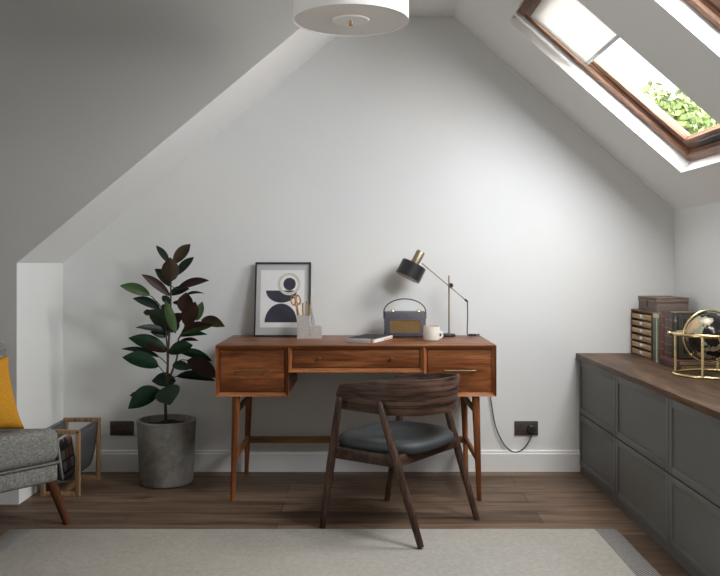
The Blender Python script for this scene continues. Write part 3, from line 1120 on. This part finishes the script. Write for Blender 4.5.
fo = b.build('foliage', ['leaf_g', 'leaf_l', 'leaf_b', 'leaf_d', 'leaf_o', 'leaf_m'], t, recalc=False, sharp=70)

# ------------------------------------------------------------------ magazine rack
t = thing('magazine_rack', 'small oak framed magazine rack with a grey felt sling', 'magazine rack', (-1.5035, 4.433, 0))
hx, hy, hz, bw = .0985, .177, .333, .0215
for s in (-1, 1):
    y = s * (hy - bw / 2)
    b = MB()
    b.mi = 0
    b.box((-hx, y - bw / 2, 0), (-hx + bw, y + bw / 2, hz), .0015)
    b.box((hx - bw, y - bw / 2, 0), (hx, y + bw / 2, hz), .0015)
    b.box((-hx + bw, y - bw / 2, 0), (hx - bw, y + bw / 2, bw), .0015)
    b.box((-hx + bw, y - bw / 2, hz - bw), (hx - bw, y + bw / 2, hz), .0015)
    fr = b.build('end_frame', 'oak_z', t)
    for q in (-1, 1):
        b = MB()
        b.lathe([(0, .0015), (.005, .001), (.0055, -.001)], 14, Matrix.Translation((q * (hx - bw / 2), y + s * bw / 2, hz - bw / 2)) @ Matrix.Rotation(-s * pi / 2, 4, 'X'))
        b.build('bolt', 'black', fr)
b = MB(); b.box((-bw / 2, -hy + bw, .0), (bw / 2, hy - bw, bw), .0015)
b.build('bottom_rail', 'oak_y', t)
for s in (-1, 1):
    b = MB(); b.tube([(s * (hx - bw / 2), -hy + bw, hz - bw / 2), (s * (hx - bw / 2), hy - bw, hz - bw / 2)], .006, 10)
    b.build('rod', 'steel', t)
def sling_fn(u, v):
    x = 2 * u - 1
    z = .066 + .264 * abs(x) ** 4.2
    xx = x * (hx - bw / 2 + .002)
    return (xx, (2 * v - 1) * (hy - bw - .003), z)
b = MB(); b.surf(sling_fn, 30, 6)
so = b.build('sling', 'felt', t, recalc=False)
md = so.modifiers.new('thick', 'SOLIDIFY'); md.thickness = .004; md.offset = 0

mg = [('magazine with a dark picture grid cover in the rack, frontmost', -.004, .020, -9, .205), ('pale grey magazine behind the picture cover one in the rack', -.014, .024, -9.5, .19), ('dark spined magazine deepest in the rack', -.024, .030, -10, .18)]
for k, (lab, x, z0, ry, hgt) in enumerate(mg):
    t2 = thing('magazine', lab, 'magazine', (-1.5035 + x, 4.418 + .004 * k, .0735), (0, radians(ry), radians(2)), 'magazines in the rack')
    b = MB(); b.box((-.0035, -.115, 0), (.0035, .115, hgt), .0008)
    b.build('cover', ['greybook', 'felt', 'darkcover'][k], t2)
    if k == 0:
        b = MB()
        random.seed(11)
        b.box((.0033, -.100, .02), (.0040, .100, hgt - .03))
        b.mi = 1
        for i in range(3):
            for j in range(3):
                y_ = -.088 + j * .060
                z_ = .03 + i * .058
                b.mi = random.choice((1, 2, 3))
                b.box((.0038, y_, z_), (.0044, y_ + .050, z_ + .048))
        b.build('cover_picture', ['black', 'brownbook', 'greybook', 'tan'], t2)

# ------------------------------------------------------------------ sofa and cushion
SA = radians(51)
def shear(o, k=.13):
    for v in o.data.vertices:
        v.co.z -= k * v.co.y
t = thing('sofa', 'grey tweed sofa on tapered dark wooden legs at the left edge', 'sofa', (-1.335, 3.80, 0), (0, 0, SA))
b = MB(); b.box((-1.35, 0.006, .196), (-.008, .46, .285), .018, 4)
shear(b.build('seat_base', 'tweed', t))
b = MB(); b.box((-1.355, -.004, .280), (0, .46, .437), .045, 6)
shear(b.build('seat_cushion', 'tweed', t))
pts = [(-1.35, .0, .281), (-.03, -.002, .281), (-.006, .006, .281), (-.001, .03, .281), (-.002, .44, .281)]
b = MB(); b.tube(pts, .005, 8)
shear(b.build('piping', 'tweed_dk', t))
b = MB(); b.box((-1.35, .345, .40), (-.055, .455, .80), .04, 5)
b.build('backrest', 'tweed', t)
for x, y, dx, dy in ((-.035, .045, .055, -.055), (-.22, .40, .03, .03), (-1.27, .075, -.06, -.055), (-1.27, .40, -.03, .03)):
    b = MB(); b.tube([(x, y, .225), (x + dx * .1, y + dy * .1, .205), (x + dx, y + dy, .006), (x + dx, y + dy, 0)], [.025, .0245, .0155, .0145], 16)
    b.build('leg', 'sofa_leg', t)
rotm = Matrix.Rotation(SA, 4, 'Z')
cp = Matrix.Translation((-1.335, 3.80, 0)) @ rotm @ Matrix.Translation((-.266, .195, .4175)) @ Matrix.Rotation(radians(-17), 4, 'X')
t = thing('cushion', 'mustard yellow cushion leaning on the grey sofa', 'cushion', mat=cp)
b = MB()
def pil(sgn):
    def fn(u, v):
        x, z = 2 * u - 1, 2 * v - 1
        k = ((1 - x * x) * (1 - z * z))
        d = sgn * (.075 * max(0, k) ** .42)
        X = x * (.195 - .022 * (1 - z * z)) - .022 * (v - .2)
        Z = z * (.172 - .018 * (1 - x * x))
        return (X, d, Z + .168)
    return fn
b.surf(pil(-1), 24, 24); b.surf(pil(1), 24, 24)
b.build('cushion_cover', 'mustard', t, merge=True, sharp=80)

# ------------------------------------------------------------------ rug
rx0, rx1, ryb, ryf = -1.527, 1.118, 3.708, 1.55
t = thing('rug', 'pale grey flat woven rug with darker side borders on the plank floor', 'rug', ((rx0 + rx1) / 2, (ryb + ryf) / 2, 0))
hw, hl = (rx1 - rx0) / 2, (ryb - ryf) / 2
bw = .092
b = MB(); b.box((-hw + bw, -hl, .001), (hw - bw, hl, .010), .003)
b.build('field', 'rug', t)
for s in (-1, 1):
    b = MB(); b.box((min(s * hw, s * (hw - bw)), -hl, .001), (max(s * hw, s * (hw - bw)), hl, .0098), .003)
    b.build('border', 'rug_b', t)

# ------------------------------------------------------------------ storage cabinets and worktop
CX = 1.232
ZW0, ZW1 = .637, .664
YV = [4.776, 4.094, 3.389, 2.69]
labs = ['grey panelled storage cabinet against the back wall', 'middle grey panelled storage cabinet under the worktop', 'nearest grey panelled storage cabinet, cut off by the picture edge']
def shaker(b, y0, y1, z0, z1, x):
    """flat door front with a raised frame, front facing -x"""
    w = .034
    b.box((x + .0045, y0, z0), (x + .018, y1, z1))
    b.box((x, y0, z0), (x + .009, y0 + w, z1), .0012)
    b.box((x, y1 - w, z0), (x + .009, y1, z1), .0012)
    b.box((x, y0 + w, z0), (x + .009, y1 - w, z0 + w), .0012)
    b.box((x, y0 + w, z1 - w), (x + .009, y1 - w, z1), .0012)
for k in range(3):
    ya, yb = YV[k + 1], YV[k]
    t = thing('storage_cabinet', labs[k], 'cabinet', (CX, (ya + yb) / 2, 0), group='grey storage cabinets under the worktop')
    h = (yb - ya) / 2
    b = MB(); b.box((.0185, -h + .0005, .035), (XR - CX - .002, h - .0005, ZW0 - .0005))
    b.build('carcass', 'cabinet', t)
    b = MB(); b.box((.006, -h + .0005, .0), (.03, h - .0005, .036))
    b.build('plinth', 'cabinet', t)
    gp = .002
    b = MB(); shaker(b, -h + gp, h - gp, .332, ZW0 - .006, 0)
    b.build('drawer_front', 'cabinet', t, sharp=25)
    b = MB(); shaker(b, -h + gp, h - gp, .040, .327, 0)
    b.build('drawer_front', 'cabinet', t, sharp=25)
b = MB(); b.box((1.213, YV[3] - .02, ZW0), (XR - .001, YB - .001, ZW1), .002)
o = b.build('worktop', 'worktop')
o['label'] = 'brown wooden worktop running along the grey cabinets'
o['category'] = 'worktop'

# ------------------------------------------------------------------ drawer chest, linen box, books
c0, c1y, cz = (1.505, 4.375), 4.755, .250
t = thing('drawer_chest', 'small wooden six drawer desktop chest with pale label holders', 'drawer chest', (1.516, (4.42 + 4.755) / 2, ZW1))
h = .1675
cw = .235
b = MB()
b.box((0, -h, 0), (cw, -h + .008, cz)); b.box((0, h - .008, 0), (cw, h, cz))
b.box((0, -h + .008, cz - .007), (cw, h - .008, cz)); b.box((0, -h + .008, 0), (cw, h - .008, .006))
b.box((cw - .006, -h + .008, .006), (cw, h - .008, cz - .007))
b.build('case', 'chest_case', t)
b = MB(); b.box((.03, -h + .009, .007), (.20, h - .009, cz - .008))
b.build('dark_interior', 'black', t)
n = 6
st = (cz - .016) / n
for k in range(n):
    z = .008 + k * st
    b = MB(); b.box((.002, -h + .011, z), (.012, h - .011, z + st - .013), .001)
    b.box((.004, -h + .011, z + st - .013), (.012, -.05, z + st - .012))
    d = b.build('drawer', 'chest', t)
    b = MB(); b.box((-.002, -.016, z + .008), (.003, .016, z + .023), .001)
    b.build('label_holder', 'pages_w', d)
t = thing('linen_box', 'taupe linen storage box with tan edging on top of the drawer chest', 'box', (1.545, 4.425, ZW1 + cz))
bl, bwid, bh = .29, .165, .074
b = MB(); b.box((0, 0, .0005), (bwid, bl, .052), .002)
b.build('box_base', 'box', t)
b = MB(); b.box((-.002, -.002, .053), (bwid + .002, bl + .002, bh), .002)
b.build('lid', 'box', t)
b = MB()
for z in (.0525, bh):
    e = .0025
    for p, q in (((-.003, -.003), (bwid + .003, -.003)), ((-.003, -.003), (-.003, bl + .003)), ((bwid + .003, -.003), (bwid + .003, bl + .003)), ((-.003, bl + .003), (bwid + .003, bl + .003))):
        b.tube([(p[0], p[1], z), (q[0], q[1], z)], .0016, 6)
b.build('edging', 'tan', t)
b = MB(); b.box((-.0045, bl * .5 - .006, .022), (-.0015, bl * .5 + .006, .06), .001)
b.build('closing_tab', 'brownbook', t)

def book(label, cover, pages, loc, wid, th, hgt, rot=(0, 0, 0), deco=None):
    """spine along local z on the -x side, thickness along y, fore edge towards +x"""
    t = thing('book', label, 'book', loc, rot, 'old hardback books on the worktop')
    b = MB()
    cv = .0025
    b.box((0, 0, 0), (wid, cv, hgt), .0008)
    b.box((0, th - cv, 0), (wid, th, hgt), .0008)
    b.box((-.001, 0, 0), (cv, th, hgt), .001)
    if deco:
        deco(b, wid, th, hgt)
    b.build('cover', [cover, 'goldfoil', 'creamband', 'pages_w'], t)
    b = MB(); b.box((cv, cv, .003), (wid - .004, th - cv, hgt - .003))
    b.build('pages', pages, t)
    return t
def bands(zs, slot=1, w=.003):
    def f(b, wid, th, h):
        b.mi = slot
        for z in zs:
            b.box((-.0016, .001, z * h), (.0002, th - .001, z * h + w))
    return f
def green_deco(b, wid, th, h):
    b.mi = 2
    b.box((-.0016, .002, .90 * h), (.0002, th - .001, .985 * h))
    b.box((-.0016, .30 * th, .0), (.0002, .48 * th, .89 * h))
def frame_deco(b, wid, th, h):
    b.mi = 1
    m_, w_ = .012, .0022
    for q in (0, .010):
        a = m_ + q
        b.box((a, -.0006, a), (wid - a, .0004, a + w_)); b.box((a, -.0006, h - a - w_), (wid - a, .0004, h - a))
        b.box((a, -.0006, a), (a + w_, .0004, h - a)); b.box((wid - a - w_, -.0006, a), (wid - a, .0004, h - a))
    b.box((-.0016, .002, .8 * h), (.0002, th - .002, .86 * h))
    b.box((-.0016, .002, .12 * h), (.0002, th - .002, .15 * h))
z0 = ZW1 + .0005
book('thin teal hardback standing against the drawer chest', 'bluebook', 'pages', (1.522, 4.374, z0), .165, .042, .232, deco=bands((.1, .85)))
book('grey green hardback with a cream stripe down its spine', 'greenbook', 'pages', (1.508, 4.283, z0), .17, .088, .252, deco=green_deco)
# two lying books carrying the last three
book('lowest book lying flat on the worktop, yellowed page edges', 'brownbook', 'pages', (1.513, 4.272, z0), .235, .021, .262, (radians(90), 0, 0))
book('maroon hardback lying flat under the standing black book', 'maroonbook', 'pages', (1.509, 4.272, z0 + .0215), .225, .021, .252, (radians(90), 0, 0))
zs = z0 + .0435
book('dark red hardback standing between the green and brown books', 'redbook', 'pages', (1.512, 4.222, zs), .165, .052, .222, deco=bands((.15, .3, .68, .88)))
book('dark brown ribbed hardback standing beside the large black book', 'brownbook', 'pages', (1.512, 4.112, zs), .17, .105, .224, deco=bands((.1, .28, .46, .64, .82), 1, .002))
book('large black hardback with gold border on its front cover', 'blackbook', 'pages', (1.516, 4.062, zs), .19, .045, .222, deco=frame_deco)

# ------------------------------------------------------------------ globe in a gold stand
gx, gy = 1.572, 3.822
t = thing('globe', 'black and copper desk globe in a polished gold stand', 'globe', (gx, gy, ZW1))
R0 = .153
def circ(r, z, n=48):
    return [(r * cos(2 * pi * k / n), r * sin(2 * pi * k / n), z) for k in range(n)]
b = MB(); b.tube(circ(R0, .0065), .0065, 10, True)
b.build('base_ring', 'gold', t)
b = MB(); b.tube(circ(R0, .186), .006, 10, True, flat=1.3)
b.build('horizon_ring', 'gold', t)
for a in (-123, 140, 55, -55):
    x, y = R0 * cos(radians(a)), R0 * sin(radians(a))
    b = MB(); b.tube([(x, y, .006), (x, y, .186)], .0062, 10)
    b.build('post', 'gold', t)
for a in (155, -25):
    x, y = cos(radians(a)), sin(radians(a))
    b = MB(); b.lathe([(0, -.010), (.007, -.008), (.010, 0), (.007, .008), (0, .010)], 14, Matrix.Translation((x * (R0 + .018), y * (R0 + .018), .186)))
    b.tube([(x * .112, y * .112, .186), (x * (R0 + .012), y * (R0 + .012), .186)], .004, 8)
    b.build('pivot', 'gold', t)
gc = Vector((0, 0, .176))
b = MB(); b.tube([(.117 * cos(2 * pi * k / 64), 0, gc.z + .117 * sin(2 * pi * k / 64)) for k in range(64)], .0052, 10, True)
b.build('meridian_ring', 'gold', t)
ux = Vector((-.70, 0, -.72)).normalized()
for s in (1, -1):
    b = MB()
    c_ = gc + ux * s * .116
    b.lathe([(0, -.009), (.006, -.007), (.0085, 0), (.006, .007), (0, .009)], 14, Matrix.Translation(c_))
    b.tube([gc + ux * s * .095, gc + ux * s * .118], .0035, 8)
    b.build('axis_pin', 'gold', t)
b = MB(); b.lathe([(.102 * sin(pi * k / 32), gc.z - .102 * cos(pi * k / 32)) for k in range(33)], 56)
b.build('globe_ball', 'globe', t)

# ------------------------------------------------------------------ ceiling pendant
pY = 3.33
t = thing('ceiling_pendant', 'white drum pendant lamp with brass finial hanging from the ceiling', 'lamp', ((351 - 360) / F * pY, pY, 2.117))
R = .2265
b = MB(); b.lathe([(R - .004, .004), (R - .004, .0), (R, -.002), (R, .21), (R - .004, .21), (R - .004, .012)], 72)
b.build('drum_shade', 'shade', t)
b = MB(); b.lathe([(0, .004), (R - .005, .004), (R - .005, .008), (0, .008)], 72)
b.build('diffuser', 'diff', t)
b = MB(); b.lathe([(0, -.001), (.070, -.001), (.072, .001), (.072, .004)], 48)
b.build('diffuser_disc', 'diff2', t)
b = MB(); b.lathe([(0, -.020), (.007, -.019), (.0075, -.015), (.0052, -.011), (.0055, -.007), (.0085, -.003), (.0085, 0)], 20)
b.build('finial', 'copper', t)
b = MB(); b.tube([(0, 0, .008), (0, 0, ZC - 2.117 - .02)], .007, 12)
b.lathe([(0, ZC - 2.117 - .03), (.05, ZC - 2.117 - .028), (.055, ZC - 2.117 - .002), (0, ZC - 2.117 - .0005)], 30)
b.build('ceiling_rose', 'brass', t)

# ------------------------------------------------------------------ outdoors
b = MB(); b.poly([(-5, 6, -3), (40, 6, -3), (40, 60, -3), (-5, 60, -3)])
o = b.build('ground_outside', 'mulch')
structure(o)
def tree(label, x, y, ztop, rad, n, squash=1.25):
    t = thing('tree', label, 'tree', (x, y, -3), group='trees outside the roof window')
    b = MB(); b.tube([(0, 0, 0), (.05, 0, 2.0), (0, .05, ztop + 3 - rad * .8)], [.22, .15, .05], 10)
    b.build('trunk', 'bark', t)
    b = MB()
    random.seed(int(x * 100))
    bc = Vector((0, 0, ztop + 3 - rad * squash))
    for k in range(n):
        d = Vector((random.gauss(0, 1), random.gauss(0, 1), random.gauss(0, 1))).normalized()
        rr = rad * (.55 + .45 * random.random() ** .5) * (1 + .25 * sin(5 * d.x + 3 * d.z) * cos(4 * d.y))
        p = bc + Vector((d.x * rr, d.y * rr, d.z * rr * squash))
        a = Vector((random.uniform(-1, 1), random.uniform(-1, 1), random.uniform(-1, 1))).normalized()
        c_ = a.cross(Vector((random.uniform(-1, 1), random.uniform(-1, 1), random.uniform(-1, 1)))).normalized()
        l = random.uniform(.05, .11)
        b.poly([p - a * l, p - c_ * l * .5, p + a * l, p + c_ * l * .5])
    b.build('crown', 'tree', t, recalc=False)
tree('pale green tree outside, low in the far roof window', 5.35, 15.0, 4.15, 1.0, 5200)
tree('green tree outside, right side of the far roof window', 7.4, 18.0, 5.15, 1.25, 5200)

# ------------------------------------------------------------------ sky and light
wd = bpy.data.worlds.new('sky')
S.world = wd
wd.use_nodes = True
nt = wd.node_tree
nt.nodes.clear()
out = N(nt, 'ShaderNodeOutputWorld')
bg = N(nt, 'ShaderNodeBackground')
tc = N(nt, 'ShaderNodeTexCoord')
sunv = Vector((.70, -.60, .38)).normalized()
dt = N(nt, 'ShaderNodeVectorMath', operation='DOT_PRODUCT')
nt.links.new(tc.outputs['Generated'], dt.inputs[0])
dt.inputs[1].default_value = sunv
mr = N(nt, 'ShaderNodeMapRange', interpolation_type='SMOOTHSTEP')
mr.inputs['From Min'].default_value = -0.4
mr.inputs['From Max'].default_value = 1.0
mr.inputs['To Min'].default_value = 1.1
mr.inputs['To Max'].default_value = 23.0
nt.links.new(dt.outputs['Value'], mr.inputs['Value'])
nz = noise(nt, tc.outputs['Generated'], 5.0, 5, .6)
colr = ramp(nt, nz, [(.40, (.86, .91, 1.0)), (.58, (1.0, .965, .915))])
nt.links.new(colr, bg.inputs['Color'])
nt.links.new(mr.outputs['Result'], bg.inputs['Strength'])
nt.links.new(bg.outputs[0], out.inputs[0])

# added soft fill lamps, matching no fixture or window of the room
def area(name, loc, target, w, h, power, col=(1, 1, 1)):
    ld = bpy.data.lights.new(name, 'AREA')
    ld.shape = 'RECTANGLE'; ld.size = w; ld.size_y = h
    ld.energy = power; ld.color = col
    o = bpy.data.objects.new(name, ld)
    C.objects.link(o)
    o.location = loc
    o.rotation_euler = (Vector(target) - Vector(loc)).to_track_quat('-Z', 'Y').to_euler()
    return o
area('room_fill_light', (-.8, -1.7, 1.5), (.2, 3.8, 1.2), 2.2, 1.4, 3, (1.0, .97, .93))  # added fill behind the camera, not a fixture of the room
left_fill = area('left_fill_light', (-3.05, 1.5, 1.15), (1.4, 1.7, 1.45), 1.6, 1.2, 13, (1.0, .985, .96))  # added fill lamp; the left wall has no window
left_fill.data.spread = radians(95)

# ------------------------------------------------------------------ camera
cd = bpy.data.cameras.new('camera')
cd.sensor_fit = 'HORIZONTAL'
cd.sensor_width = 36
cd.lens = F / 720 * 36
cd.shift_y = -(288 - HOR) / 720
cd.clip_start = .05
cam = bpy.data.objects.new('camera', cd)
C.objects.link(cam)
cam.location = (0, 0, CAMZ)
cam.rotation_euler = (pi / 2, 0, 0)
S.camera = cam
S.cycles.use_denoising = True
S.cycles.max_bounces = 10
S.cycles.diffuse_bounces = 6
S.cycles.sample_clamp_indirect = 8
S.view_settings.view_transform = 'Standard'
S.view_settings.look = 'None'
S.view_settings.exposure = 0.36
